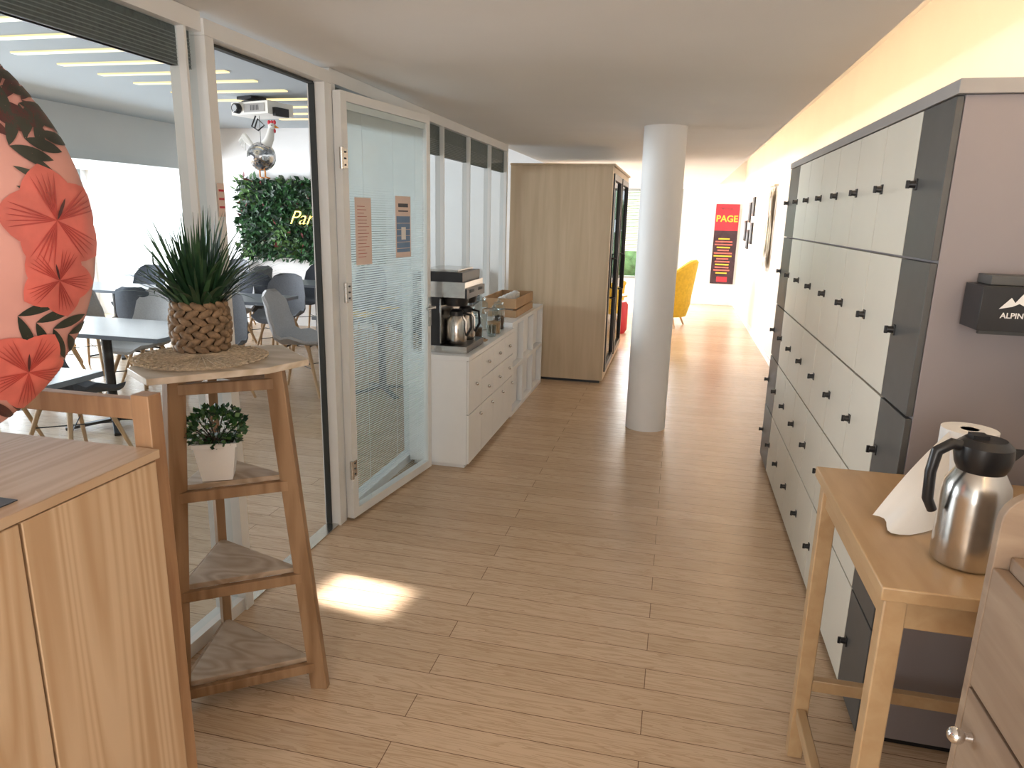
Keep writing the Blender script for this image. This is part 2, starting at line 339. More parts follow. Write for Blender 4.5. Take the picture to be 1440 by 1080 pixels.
# ---------------------------------------------------------------- white cabinets
b=MB('drawer_cabinet'); x0,x1=-1.655,-1.262; y0,y1=4.19,5.45
b.box(x0,x1,y0,y1,.03,.735,'lside'); b.box(x0,x1+.001,y0-.004,y0,.03,.735,'frame'); b.box(x0,x1+.018,y0-.01,y1,.7355,.765,'pot'); b.box(x0+.02,x1-.02,y0+.02,y1-.02,0,.03,'white')
n=4; w=(y1-y0)/n
for i in range(n):
    a=y0+i*w+.003; c=y0+(i+1)*w-.003
    rows=[(.035,.37),(.376,.73)] if i==0 else [(.035,.37),(.376,.55),(.556,.73)]
    for z0,z1 in rows:
        b.box(x1,x1+.014,a,c,z0,z1,'frame'); b.ell((x1+.025,c-.05 if z1<.5 else (a+c)/2,z1-.05 if z1<.5 else (z0+z1)/2),(.012,.012,.012),'steel',10,6)
b.done(.0015)
b=MB('cube_shelf_unit'); y0,y1=5.47,6.80; z1=.80
for z in(.0,.385,.765): b.box(x0,x1,y0,y1,z,z+.035,'pot')
for k in range(4):
    y=y0+.0005+k*(y1-y0-.036)/3; b.box(x0,x1-.001,y,y+.035,.035,.765,'pot')
b.box(x0,x0+.01,y0,y1,.036,.764,'pot')
for k in range(3):
    ya=y0+.035+k*(y1-y0-.035)/3; yb=ya+(y1-y0-.035)/3-.035
    for z in(.035,.42):
        b.box(x0+.02,x1-.05,ya+.006,yb-.006,z+.004,z+.335,'frame')
b.done(.0015)
b=MB('coffee_machine'); x0,x1,y0,y1,z=-1.62,-1.29,4.26,4.68,.766
b.box(x0,x1,y0,y1,z,z+.045,'black'); b.box(x0,x0+.15,y0,y1,z+.0455,z+.36,'black'); b.box(x0,x1-.01,y0,y1,z+.361,z+.46,'steel'); b.box(x0,x1-.03,y0+.01,y1-.01,z+.4605,z+.52,'black')
b.box(x1-.009,x1+.004,y0,y1,z+.355,z+.42,'black')
b.box(x0+.151,x0+.16,y0,y1,z+.06,z+.35,'steel'); b.box(x0,x1+.005,y0-.006,y0-.001,z+.0,z+.045,'steel')
for y in(y0+.11,y1-.11):
    b.lathe(x1-.10,y,[(.07,z+.30),(.085,z+.36)],'black',24)
    b.lathe(x1-.10,y,[(.062,z+.046),(.068,z+.06),(.068,z+.20),(.045,z+.235),(.03,z+.24)],'steel',24)
    b.lathe(x1-.10,y,[(.046,z+.232),(.046,z+.26),(.03,z+.275),(0,z+.277)],'black',24)
    b.tube([(x1-.055,y,z+.25),(x1-.005,y,z+.24),(x1+.002,y,z+.16),(x1-.03,y,z+.10)],.009,'black',8)
    b.box(x1+.0045,x1+.006,y-.05,y+.05,z+.39,z+.41,'gasket')
b.box(x0+.02,x0+.26,y0+.04,y1-.04,z+.5205,z+.535,'steel')
b.done(.003)
def jar(name,x,y,z,r,h,fill):
    b=MB(name); b.lathe(x,y,[(r*.9,z),(r,z+.01),(r,z+h*.8),(r*.7,z+h*.88)],'jar',20)
    if fill: b.lathe(x,y,[(r*.85,z+.005),(r*.9,z+h*.45),(0,z+h*.5)],fill,20)
    b.lathe(x,y,[(r*.75,z+h*.88),(r*.78,z+h*.95),(r*.2,z+h),(0,z+h*1.0)],'jar',20); b.ell((x,y,z+h*1.04),(.014,.014,.014),'jar',10,8); b.done()
jar('glass_jar',-1.40,4.86,.766,.055,.17,'coffee'); jar('glass_jar',-1.50,5.02,.766,.06,.21,'paper'); jar('glass_jar',-1.33,5.12,.766,.055,.20,'card'); jar('glass_jar',-1.48,5.26,.766,.06,.26,'paper'); jar('glass_jar',-1.35,5.34,.766,.05,.22,'coffee')
b=MB('drinking_glass'); b.lathe(-1.31,4.98,[(.03,.766),(.036,.85),(.034,.85),(.028,.77)],'jar',18); b.done()
b=MB('spoon_tray'); b.box(-1.42,-1.29,4.74,4.80,.766,.775,'card'); b.cyl((-1.40,4.77,.782),(-1.30,4.78,.782),.004,.004,'steel',8); b.done(.002)
b=MB('wooden_crate'); x0,x1,y0,y1,z0,z1=-1.60,-1.30,5.75,6.45,.801,.96
b.box(x0+.012,x1-.012,y0+.012,y1-.012,z0,z0+.01,'card')
for a in((x0,x1,y0,y0+.012),(x0,x1,y1-.012,y1),(x0,x0+.012,y0+.0125,y1-.0125),(x1-.012,x1,y0+.0125,y1-.0125)):
    b.box(*a,z0,z0+.06,'card'); b.box(*a,z0+.075,z1,'card')
for k in range(5): b.lathe(-1.45,5.85+.13*k,[(.04,z0+.01),(.04,z1-.01),(.02,z1+.005),(0,z1+.005)],'paper',12)
b.done(.001)
# ---------------------------------------------------------------- acoustic pod
b=MB('phone_booth_cabin'); x0,x1,y0,y1,H2=-1.655,-.655,6.93,9.0,2.125
b.box(x0,x1,y0,y0+.06,.03,H2,'podw'); b.box(x0,x1,y1-.06,y1,.03,H2,'podw')
ya_,yb_=y0+.061,y1-.061
b.box(x0,x0+.06,ya_,yb_,.03,H2,'podw'); b.box(x0+.061,x1-.001,ya_,yb_,H2-.06,H2-.001,'podw'); b.box(x0+.061,x1-.001,ya_,yb_,.03,.10,'podw'); b.box(x0+.03,x1-.03,y0+.03,y1-.03,0,.029,'black')
b.box(x1-.06,x1-.0005,ya_,y0+.10,.101,H2-.061,'podw'); b.box(x1-.06,x1-.0005,7.93,8.03,.101,H2-.061,'podw')
b.box(x0-.002,x1+.02,y0-.015,y1+.01,H2+.0005,H2+.02,'podw')
for ya,yb in((y0+.12,7.92),(8.04,y1-.08)):
    for q in((ya,ya+.05,.1,H2-.06),(yb-.05,yb,.1,H2-.06)): b.box(x1-.05,x1+.012,*q,'black')
    b.box(x1-.05,x1+.011,ya+.05,yb-.05,.1,.16,'black'); b.box(x1-.05,x1+.011,ya+.05,yb-.05,H2-.12,H2-.06,'black')
    b.quad((x1-.01,ya,.1),(x1-.01,yb,.1),(x1-.01,yb,H2-.06),(x1-.01,ya,H2-.06),'glassd')
    b.tube([(x1+.01,ya+.12,.85),(x1+.06,ya+.12,.86),(x1+.06,ya+.12,1.24),(x1+.01,ya+.12,1.25)],.012,'black',8)
b.box(x0+.07,x0+.5,y0+.3,y0+.9,.101,.5,'dgrey'); b.box(x0+.07,x0+.5,8.2,8.8,.101,.5,'dgrey')
b.done(.002)
# ---------------------------------------------------------------- pine cabinet with side frame
b=MB('pine_cabinet'); X1=-1.045; X0=-1.60; Y0,Y1,Z1=-.55,1.195,1.15
b.box(X0,X1-.021,Y0,Y1,.031,Z1-.021,'pine'); b.box(X0-.005,X1+.004,Y0,Y1+.004,Z1-.02,Z1,'pinet'); b.box(X0+.02,X1-.06,Y0+.02,Y1-.02,0,.03,'pinef')
for a,c in((.872,1.19),(.06,.866),(-.545,.054)): b.box(X1-.02,X1,a,c,.035,Z1-.024,'pine')
for x in(-1.085,-1.575): b.box(x-.022,x+.022,1.205,1.245,0,1.262,'pinef')
for z in(.15,.5,.85,1.225): b.box(-1.552,-1.108,1.212,1.238,z-.02,z+.025,'pinef')
b.done(.002)
b=MB('name_card'); b.box(-1.16,-1.08,.80,.90,1.1505,1.1525,'ink'); b.box(-1.15,-1.09,.81,.87,1.1527,1.153,'paper'); b.done()
# ---------------------------------------------------------------- balloon
b=MB('foil_balloon'); C=Vector((-1.215,.76,1.602)); nrm=Vector((.85,-.526,0)).normalized(); rt=Vector((.526,.85,0)).normalized(); up=Vector((0,0,1)); RR=.367; TH=.12
def bp(p,q,off=0,side=1):
    r=min(.9999,math.hypot(p,q)); w=(1-r**2.2)**.62*TH
    return C+rt*(p*RR)+up*(q*RR*1.02)+nrm*(side*w)+ (rt*p+up*q).normalized()*off*r + nrm*off*side if r>1e-5 else C+nrm*(w+off)*side
for side in(1,-1):
    rows=[]
    for i in range(25):
        r=math.sin(i/24*pi/2); rows.append([bp(r*math.cos(2*pi*k/64)+1e-6,r*math.sin(2*pi*k/64),0,side) for k in range(65)])
    b.grid(rows,'bal')
def patch(pts,c,mat,off=.0015):
    rings=[]
    for s in(.02,.25,.5,.75,1):
        ring=[]
        for (x,y) in pts+[pts[0]]:
            p=c[0]+(x-c[0])*s; q=c[1]+(y-c[1])*s; r=math.hypot(p,q)
            if r>.992: p*=.992/r;q*=.992/r
            ring.append(bp(p,q,off))
        rings.append(ring)
    b.grid(rings,mat)
def lens(x,y,a,L,w,mat,off=.0015,curve=0):
    pts=[]
    for t in range(9):
        u=t/8; pts.append((u*L,w*math.sin(pi*u)**.8+curve*u*u))
    for t in range(7,0,-1):
        u=t/8; pts.append((u*L,-w*math.sin(pi*u)**.8+curve*u*u))
    ca,sa=math.cos(a),math.sin(a); pts=[(x+ca*p-sa*q,y+sa*p+ca*q) for p,q in pts]
    patch(pts,(x+ca*L*.5-sa*curve*.25,y+sa*L*.5+ca*curve*.25),mat,off)
def flower(x,y,r,rot0,off=.0022):
    for k in range(5):
        a=rot0+k*2*pi/5; lens(x,y,a,r,r*.46,'coral2',off+.0002*k)
        for d in(-.26,-.13,0,.13,.26): lens(x,y,a+d,r*.85,r*.014,'coral',off+.0015)
    lens(x,y,rot0+.6,r*.45,r*.03,'bleaf2',off+.002)
def frond(x,y,a,L,n,l,w,mat):
    for i in range(n):
        u=i/n; px=x+math.cos(a)*L*u; py=y+math.sin(a)*L*u
        for sg in(-1,1): lens(px,py,a+sg*.75,l*(1-.4*u),w,mat)
frond(.50,.78,-.8,.5,6,.20,.022,'bleaf'); frond(.50,.52,.15,.5,6,.22,.026,'bleaf2'); frond(.66,.36,.5,.3,4,.18,.026,'bleaf')
frond(.60,-.34,-.5,.40,5,.20,.022,'bleaf'); frond(.45,-.70,-.1,.5,6,.18,.022,'bleaf2'); frond(-.3,.2,2,.6,7,.25,.03,'bleaf'); frond(-.4,-.4,4,.5,6,.25,.03,'bleaf')
flower(.80,.06,.24,.5); flower(.78,-.20,.17,1.1); flower(.62,-.60,.20,.9); flower(.1,.1,.32,0); flower(-.5,.5,.3,1); flower(.2,-.8,.25,.4)
for k in range(4): lens(.66,.36-.08*k,-.5+.1*k,.18,.016,'bleaf',.002)
b.cyl((C.x,C.y,1.151),(C.x,C.y,1.27),.004,.004,'paper',8); b.cyl((C.x,C.y,1.151),(C.x,C.y,1.17),.03,.025,'coral',16)
b.done()
# ---------------------------------------------------------------- plant stand
b=MB('tripod_plant_stand')
A=Vector((-1.125,1.955,0)); Bp=Vector((-1.49,1.69,0)); Cc=Vector((-1.60,2.10,0)); cen=(A+Bp+Cc)/3; TZ=1.165
def lean(p,z,k=.36): return p.lerp(cen,k*z/TZ)+Vector((0,0,z))
legs=[A,Bp,Cc]
for p in legs:
    d=(p-cen).normalized(); side=Vector((-d.y,d.x,0))
    b.legbeam(lean(p,0),lean(p,TZ-.001),side,.03,.06,'stand')
for z in(.085,.43,.765,1.11):
    for i in range(3):
        p=lean(legs[i],z); q=lean(legs[(i+1)%3],z); b.legbeam(p,q,(0,0,1),.035,.022,'stand')
for z in(.103,.448,.783):
    pts=[cen.lerp(lean(p,z),.93) for p in legs]; pts=[(p.x,p.y) for p in pts]; b.prism(pts,z,z+.018,'shelf')
b.prism([(-1.56,1.70),(-1.41,1.60),(-1.18,1.84),(-1.13,1.99),(-1.34,2.18),(-1.64,2.05)],TZ,TZ+.02,'standt')
b.done(.002)
TZ+=.0205
b=MB('rattan_placemat'); mx,my=-1.445,1.885
for k in range(10): 
    r=.012+.0185*k; b.tube([(mx+r*math.cos(a*pi/20),my+r*math.sin(a*pi/20),TZ+.006) for a in range(41)],.0058,'rattan',6,False)
b.lathe(mx,my,[(.185,TZ),(.185,TZ+.005)],'rattan',40)
for k in range(44):
    a=2*pi*k/44; b.tube([(mx+.01*math.cos(a),my+.01*math.sin(a),TZ+.0105),(mx+.19*math.cos(a),my+.19*math.sin(a),TZ+.0105)],.0022,'rattan',5)
    b.tube([(mx+.19*math.cos(a),my+.19*math.sin(a),TZ+.008),(mx+.2*math.cos(a+.05),my+.2*math.sin(a+.05),TZ+.008),(mx+.19*math.cos(a+.1),my+.19*math.sin(a+.1),TZ+.008)],.003,'rattan',5)
b.done()
b=MB('potted_grass'); gx,gy,gz=-1.50,1.965,TZ+.0135
for j in range(7):
    z=gz+.012+.0225*j; r=.076+.012*math.sin((j+.5)/7*pi)
    for k in range(13):
        a=2*pi*(k+.5*(j%2))/13; Rm=(Matrix.Rotation(a,3,'Z')@Matrix.Rotation(.5 if j%2 else -.5,3,'X'))
        b.ell((gx+r*math.cos(a),gy+r*math.sin(a),z),(.011,.026,.0125),'basket',8,6,Rm)
b.lathe(gx,gy,[(.07,gz),(.082,gz+.07),(.075,gz+.14),(0,gz+.14)],'soil',24)
for i in range(280):
    a=random.uniform(0,2*pi); r0=.06*random.random()**.5; ln=random.uniform(.20,.34); tilt=random.uniform(.0,1.0); w=random.uniform(.004,.0085)
    if math.cos(a)<-.5: ln*=.8
    droop=random.uniform(.3,1.2)*tilt
    p=Vector((gx+r0*math.cos(a),gy+r0*math.sin(a),gz+.13)); th=tilt*.9; rows=[]; sd=Vector((-math.sin(a),math.cos(a),0))
    for s in range(8):
        ww=w*(1-(s/7)**2.2)+.0003; rows.append([p-sd*ww,p+sd*ww])
        d=Vector((math.cos(a)*math.sin(th),math.sin(a)*math.sin(th),math.cos(th))); p=p+d*ln/7; th+=droop/6
        p.x=max(p.x,-1.66)
    b.grid(rows,'grass1' if random.random()<.7 else 'grass2')
b.done()
b=MB('potted_boxwood'); sx,sy,sz=-1.40,1.865,.803
def sq(hw,z): return [(sx+hw*c,sy+hw*s,z) for c,s in((1,1),(-1,1),(-1,-1),(1,-1))]
pv=sq(.045,sz)+sq(.062,sz+.115)+sq(.066,sz+.115)+sq(.066,sz+.128)+sq(.056,sz+.128)+sq(.054,sz+.11)
fs=[(3,2,1,0)]
for L_ in range(5):
    for k in range(4): fs.append((L_*4+k,L_*4+(k+1)%4,L_*4+4+(k+1)%4,L_*4+4+k))
b.T=Matrix.Translation((sx,sy,0))@Matrix.Rotation(.5,4,'Z')@Matrix.Translation((-sx,-sy,0))
b.add(pv,fs,'pot'); b.add(sq(.054,sz+.112),[(0,1,2,3)],'soil'); b.T=Matrix()
for i in range(520):
    v=Vector((random.gauss(0,1),random.gauss(0,1),random.gauss(0,1)+.3)).normalized(); rr=random.uniform(.6,1)
    p=Vector((sx,sy,sz+.165))+Vector((v.x*.095,v.y*.095,v.z*.065))*rr
    d=(v+Vector((random.uniform(-.6,.6),random.uniform(-.6,.6),random.uniform(-.2,.8)))).normalized(); s_=d.orthogonal().normalized(); s_=Matrix.Rotation(random.random()*6,3,d)@s_
    L_=random.uniform(.016,.024); b.add([p,p+d*L_*.5+s_*.008,p+d*L_,p+d*L_*.5-s_*.008],[(0,1,2,3)],random.choice(['lf1','lf2','lf2','lf3']))
for i in range(14):
    a=random.uniform(0,6.28); b.tube([(sx,sy,sz+.11),(sx+.06*math.cos(a),sy+.06*math.sin(a),sz+.17+random.uniform(-.02,.04))],.002,'soil',5)
b.done()
# ---------------------------------------------------------------- right table
b=MB('bar_table'); x0,x1,y0,y1,z=.445,1.10,1.385,2.10,.95
b.box(x0,x1,y0,y1,z-.03,z,'birch')
lx=[x0+.035,x1-.06]; ly=[y0+.04,y1-.05]
for x in lx:
    for y in ly: b.box(x-.022,x+.022,y-.022,y+.022,0,z-.0305,'birch')
for x in lx: b.box(x-.012,x+.012,ly[0]+.0225,ly[1]-.0225,z-.10,z-.031,'birch'); b.box(x-.014,x+.014,ly[0]+.0225,ly[1]-.0225,.14,.18,'birch')
for y in ly: b.box(lx[0]+.0225,lx[1]-.0225,y-.012,y+.012,z-.10,z-.031,'birch'); b.box(lx[0]+.0225,lx[1]-.0225,y-.014,y+.014,.24,.28,'birch')
b.done(.003)
b=MB('thermal_carafe'); tx,ty,tz=.645,1.55,.951
b.lathe(tx,ty,[(.058,tz),(.064,tz+.006),(.065,tz+.02),(.064,tz+.15),(.060,tz+.18),(.046,tz+.205),(.040,tz+.215)],'steel',40)
b.lathe(tx,ty,[(.043,tz+.205),(.050,tz+.22),(.054,tz+.24),(.052,tz+.262),(.038,tz+.275),(0,tz+.277)],'black',40)
b.add([(tx+.04,ty-.018,tz+.255),(tx+.04,ty+.018,tz+.255),(tx+.078,ty,tz+.258),(tx+.04,ty-.018,tz+.225),(tx+.04,ty+.018,tz+.225),(tx+.07,ty,tz+.245)],[(0,1,2),(3,5,4),(0,2,5,3),(1,4,5,2)],'black')
b.tube([(tx-.035,ty-.005,tz+.255),(tx-.065,ty-.01,tz+.262),(tx-.092,ty-.015,tz+.245),(tx-.098,ty-.016,tz+.20),(tx-.095,ty-.016,tz+.14),(tx-.082,ty-.013,tz+.115)],[.012,.012,.012,.011,.011,.01],'black',12)
b.box(tx-.03,tx+.0,ty-.015,ty+.015,tz+.275,tz+.284,'black')
b.done()
b=MB('paper_towel_roll'); rx,ry,rz_=.73,1.85,.951
b.lathe(rx,ry,[(.02,rz_+.215),(.062,rz_+.215),(.062,rz_),(.02,rz_),(.02,rz_+.215)],'paper',36)
rows=[]
for i in range(17):
    u=i/16
    top=Vector((rx-.055,ry-.03,rz_+.213)).lerp(Vector((.505,1.72,.967)),u)+Vector((0,0,.012*math.sin(pi*u)))
    bot=Vector((rx-.02,ry-.058,rz_+.01)).lerp(Vector((.57,1.655,.953)),u)+Vector((0,-.02*math.sin(pi*u),0))
    rows.append([top.lerp(bot,v/8)+Vector((.012,.012,0))*math.sin(2*pi*v/8)*(.4+u)+Vector((-.012,-.012,0))*math.sin(pi*v/8) for v in range(9)])
b.grid(rows,'paper'); b.done()
b=MB('storage_cabinet'); x0,x1,y0,y1=.49,1.10,.45,1.10
for ya,yb in((y0,y0+.018),(y1-.018,y1)):
    pr=[(x0,0),(x1,0),(x1,1.277),(x0+.05,1.277)]+[(x0+.05-.05*math.sin(a*pi/12),1.227+.05*math.cos(a*pi/12)) for a in range(1,7)]
    n=len(pr); b.add([(p,ya,q) for p,q in pr]+[(p,yb,q) for p,q in pr],[tuple(range(n)),tuple(range(n,2*n))[::-1]]+[(i,n+i,n+(i+1)%n,(i+1)%n) for i in range(n)],'cabw')
b.box(x1-.015,x1-.001,y0+.019,y1-.019,.05,1.26,'cabw'); b.box(x0+.021,x1-.016,y0+.019,y1-.019,.05,1.178,'cabw')
for z0,z1 in((.06,.505),(.512,.955),(.962,1.158)): b.box(x0,x0+.02,y0+.02,y1-.020,z0,z1,'cabw')
b.ell((x0-.022,y1-.06,.895),(.013,.013,.013),'chrome',16,10); b.cyl((x0-.015,y1-.06,.895),(x0,y1-.06,.895),.006,.008,'chrome',12)
b.done(.0015)
b=MB('power_cable')
b.tube([(.60,1.9,.012),(.66,1.75,.012),(.75,1.72,.014),(.78,1.85,.012),(.68,1.9,.02),(.6,1.8,.012),(.66,1.62,.012),(.85,1.6,.012)],.006,'black',8); b.done()
# ---------------------------------------------------------------- chairs
def chair_mesh(mat):
    b=MB('dining_chair')
    prof=[(.235,.435,.17),(.215,.462,.215),(.12,.462,.235),(0,.452,.24),(-.11,.45,.24),(-.185,.49,.235),(-.225,.58,.23),(-.25,.68,.225),(-.272,.79,.205),(-.285,.87,.16),(-.288,.90,.09)]
    rows=[]
    for i,(y,z,w) in enumerate(prof):
        bk=max(0,min(1,(i-3)/3)); row=[]
        for k in range(9):
            u=-1+k/4; row.append((w*u,y+.085*bk*u*u*(1 if i<9 else .5),z+(1-bk)*.035*u**4+ .05*u*u*(1 if 3<=i<=6 else 0)))
        rows.append(row)
    b.grid(rows,mat)
    off=[]
    for row in rows: off.append([(p[0]*.98,p[1]-.022*(1 if row[0][2]>.5 else .2),p[2]-.022) for p in row])
    b.grid(off,mat)
    for e in(0,-1): b.grid([[r[e] for r in rows],[r[e] for r in off]],mat)
    b.grid([rows[0],off[0]],mat); b.grid([rows[-1],off[-1]],mat)
    for sx_ in(-1,1):
        for sy_ in(-1,1):
            b.tube([(.11*sx_,.10*sy_-.0,.44),(.225*sx_,.225*sy_,.0)],[.017,.011],'leg',10)
    b.tube([(-.11,.10,.42),(.11,.10,.42)],.008,'black',6); b.tube([(-.11,-.1,.42),(.11,-.1,.42)],.008,'black',6)
    b.tube([(-.16,.155,.24),(.16,-.155,.24)],.004,'black',6); b.tube([(.16,.155,.24),(-.16,-.155,.24)],.004,'black',6)
    return b.mesh()
cm={k:chair_mesh(M[k]) for k in('chl','chd','chm')}
def chair(x,y,r,k):
    ob=bpy.data.objects.new('dining_chair',cm[k]); scene.collection.objects.link(ob); ob.location=(x,y,0); ob.rotation_euler[2]=math.radians(r); ob.scale=(1.04,1.04,1.05)
def table(x,y,w,d):
    b=MB('dining_table'); b.box(-w/2,w/2,-d/2,d/2,.745,.775,'tabt'); b.cyl((0,0,.03),(0,0,.7445),.035,.035,'black')
    for a in range(4):
        c,s_=math.cos(a*pi/2+pi/4),math.sin(a*pi/2+pi/4); b.beam((0,0,.05),(c*.33,s_*.33,.012),.05,.02,'black'); b.beam((0,0,.73),(c*.3,s_*.3,.734),.04,.015,'black')
    b.done(.002,loc=(x,y,0))
table(-4.15,4.35,1.5,.7); table(-4.5,6.3,1.3,.65); table(-6.1,6.6,1.4,.7); table(-6.1,4.6,1.4,.7); table(-4.35,7.95,1.4,.6); table(-2.62,5.95,.75,1.2); table(-6.5,8.2,1.3,.6); table(-2.75,8.1,.75,.7); table(-3.4,2.7,.8,.8)
for c in[(-3.32,5.72,-80,'chl'),(-3.6,7.05,-150,'chl'),(-4.5,3.6,10,'chd'),(-3.75,3.6,-8,'chd'),(-4.5,5.1,175,'chl'),(-3.8,5.12,190,'chm'),(-4.8,5.62,5,'chd'),(-4.15,5.6,-5,'chm'),(-4.3,6.98,185,'chm'),(-4.95,6.98,175,'chl'),
          (-6.4,5.88,0,'chm'),(-5.75,5.86,10,'chl'),(-6.4,7.3,180,'chd'),(-5.75,7.3,175,'chd'),(-6.5,3.87,0,'chd'),(-5.8,3.87,5,'chm'),(-6.4,5.31,180,'chl'),(-5.75,5.3,178,'chm'),
          (-4.75,7.45,5,'chd'),(-4.0,8.58,180,'chm'),(-4.75,8.58,180,'chd'),(-3.3,7.95,95,'chd'),(-6.85,8.8,180,'chd'),(-6.2,8.8,180,'chm'),(-2.65,6.95,180,'chd'),(-7.2,6.6,-90,'chd'),(-7.2,4.6,-90,'chm'),(-5.45,8.15,80,'chm'),(-5.25,4.35,-90,'chd'),(-2.75,7.4,0,'chl'),(-2.75,8.75,180,'chd'),(-4.15,2.75,-90,'chd'),(-3.4,1.95,0,'chm')]:
    chair(*c)
b=MB('centrepiece_runner'); b.box(-2.94,-2.55,5.45,5.75,.7755,.78,'goldp'); b.box(-2.7,-2.5,6.0,6.15,.7755,.78,'goldp'); b.done()
# ---------------------------------------------------------------- green wall with neon
b=MB('plant_wall_panel'); b.box(-6.15,-3.95,9.12,9.195,.98,2.05,'lf1')
for i in range(4200):
    p=Vector((random.uniform(-6.17,-3.93),9.12-random.random()*.05,random.uniform(.96,2.07)))
    d=Vector((random.uniform(-1,1),-random.uniform(.15,.9),random.uniform(-1,1))).normalized(); s_=d.cross(Vector((random.uniform(-.5,.5),-1,random.uniform(-.5,.5)))).normalized()
    L_=random.uniform(.04,.13); w=L_*random.uniform(.1,.3); z=random.random()
    cl=math.sin(p.x*5.1+1)*math.cos(p.z*6.3+p.x*2)
    mt='lf4' if z<.025 else ('lf5' if z<.05 else ('lf3' if cl>.35 and z<.6 else ('lf2' if z<.6 else 'lf1')))
    b.add([p,p+d*L_*.45+s_*w,p+d*L_,p+d*L_*.45-s_*w],[(0,1,2,3)],mt)
b.done()
b=MB('neon_sign'); b.text('Paradise',.27,'neon',Matrix.Translation((-5.33,9.02,1.46))@Matrix.Rotation(pi/2,4,'X'),.006,.45,bold=-.005)
b.box(-5.3,-5.28,9.03,9.12,1.5,1.52,'black'); b.box(-4.4,-4.38,9.03,9.12,1.5,1.52,'black'); b.done()
# ---------------------------------------------------------------- projector + disco rooster
b=MB('ceiling_projector'); b.T=Matrix.Translation((-4.24,6.7,0))@Matrix.Rotation(-.25,4,'Z')
b.box(-.22,.28,-.14,.2,2.565,2.685,'whitef'); b.box(-.04,.24,-.145,-.1405,2.585,2.665,'ltop'); b.cyl((-.12,-.141,2.625),(-.12,-.19,2.625),.05,.046,'black'); b.cyl((-.12,-.191,2.625),(-.12,-.194,2.625),.033,.033,'chrome')
b.box(-.16,.16,-.06,.12,2.6855,2.71,'black'); b.cyl((0,.03,2.70),(0,.03,2.72),.03,.03,'black'); b.box(-.18,.02,-.1,.1,2.72,2.748,'black')
for i in range(6): b.box(.05+.02*i,.06+.02*i,-.147,-.1455,2.60,2.65,'ink')
b.box(.2805,.32,-.08,.1,2.55,2.63,'black')
b.done(.008)
b=MB('disco_ball_rooster'); rx,ry,rz_=-4.18,6.62,2.17
b.ell((rx,ry,rz_),(.14,.14,.14),'mosaic',28,18)
b.tube([(rx+.06,ry,rz_+.11),(rx+.10,ry,rz_+.17),(rx+.12,ry,rz_+.24),(rx+.125,ry,rz_+.27)],[.055,.045,.034,.03],'whitef',14)
b.ell((rx+.135,ry,rz_+.285),(.04,.03,.036),'whitef',14,10); b.tube([(rx+.17,ry,rz_+.285),(rx+.21,ry,rz_+.272)],[.015,.002],'orange',8)
for i,dx in enumerate((-.03,0,.03)): b.ell((rx+.135+dx,ry,rz_+.325),(.018,.008,.024),'red',8,6)
b.ell((rx+.165,ry,rz_+.245),(.012,.008,.022),'red',8,6)
for sy_ in(-1,1): b.ell((rx+.15,ry+sy_*.028,rz_+.295),(.006,.004,.006),'black',8,6)
for k in range(6):
    a=.5+.28*k; b.tube([(rx-.08,ry,rz_+.09),(rx-.10-.10*math.sin(a+.3),ry,rz_+.12+.09*math.cos(a-.7)),(rx-.13-.12*math.sin(a+.8),ry,rz_+.07+.09*math.cos(a-.2))],[.018,.022,.005],'whitef',8)
for dx in(-.03,.03):
    b.tube([(rx+dx,ry,rz_-.135),(rx+dx,ry,rz_-.20)],.008,'orange',8)
    for q in(-.03,0,.03): b.tube([(rx+dx,ry,rz_-.20),(rx+dx+.035,ry+q,rz_-.208)],.006,'orange',6)
b.tube([(rx,ry,rz_+.12),(rx,ry,2.56)],.0025,'black',6)
b.tube([(rx-.04,ry,2.56),(rx-.09,ry,2.46),(rx-.02,ry,2.42),(rx+.05,ry,2.47),(rx-.02,ry,2.53),(rx-.06,ry,2.44)],.008,'black',6)
b.done()
# ---------------------------------------------------------------- far lounge
def armchair(x,y,r):
    b=MB('wing_armchair')
    ths=[-2.35+4.7*i/24 for i in range(25)]; hs=[.58+.47*max(0,math.cos(t*.62))**2.2 for t in ths]
    out=[]
    for t,h in zip(ths,hs):
        R1,R2=.33,.42; flare=1+.10*(h-.58)/.47
        def P(R,z,fl): return (R*math.sin(t)*1.0,-R*math.cos(t)*fl,z)
        out.append([P(R2*.85,.17,1),P(R2*.97,.35,1),P(R2,.5,1),P(R2*1.03,h-.03,flare+.04),P(R2*.97,h,flare+.04),P(R1*1.02,h-.01,flare+.06),P(R1,.5,1.02),P(R1*.95,.2,1),P(R2*.85,.17,1)])
    b.grid(out,'yel'); b.add(out[0][:-1],[tuple(range(8))],'yel'); b.add(out[-1][:-1],[tuple(range(8))],'yel')
    b.lathe(0,.03,[(.30,.17),(.36,.22),(.36,.40),(.32,.45),(0,.46)],'yel',28)
    for sx_ in(-1,1):
        for sy_ in(-1,1): b.tube([(.2*sx_,.2*sy_,.19),(.27*sx_,.27*sy_,0)],[.022,.013],'leg',10)
    b.done(.0,loc=(x,y,0),rz=math.radians(r))
armchair(-.16,11.3,75); armchair(-1.25,12.4,-60)
b=MB('coffee_table'); b.lathe(-.98,11.3,[(.25,.42),(.25,.45)],'podw',28)
for k in range(3): b.tube([(-.98+.1*math.cos(k*2.1),11.3+.1*math.sin(k*2.1),.42),(-.98+.22*math.cos(k*2.1),11.3+.22*math.sin(k*2.1),0)],.014,'leg',8)
b.done()
b=MB('festival_poster'); b.box(.66,1.10,14.475,14.499,.42,1.95,'dkprint'); b.box(.66,1.10,14.469,14.474,1.45,1.95,'red')
RT=lambda x,z: Matrix.Translation((x,14.465,z))@Matrix.Rotation(pi/2,4,'X')
b.text('PAGE',.17,'goldp',RT(.88,1.62),.001,align='CENTER',bold=.004)
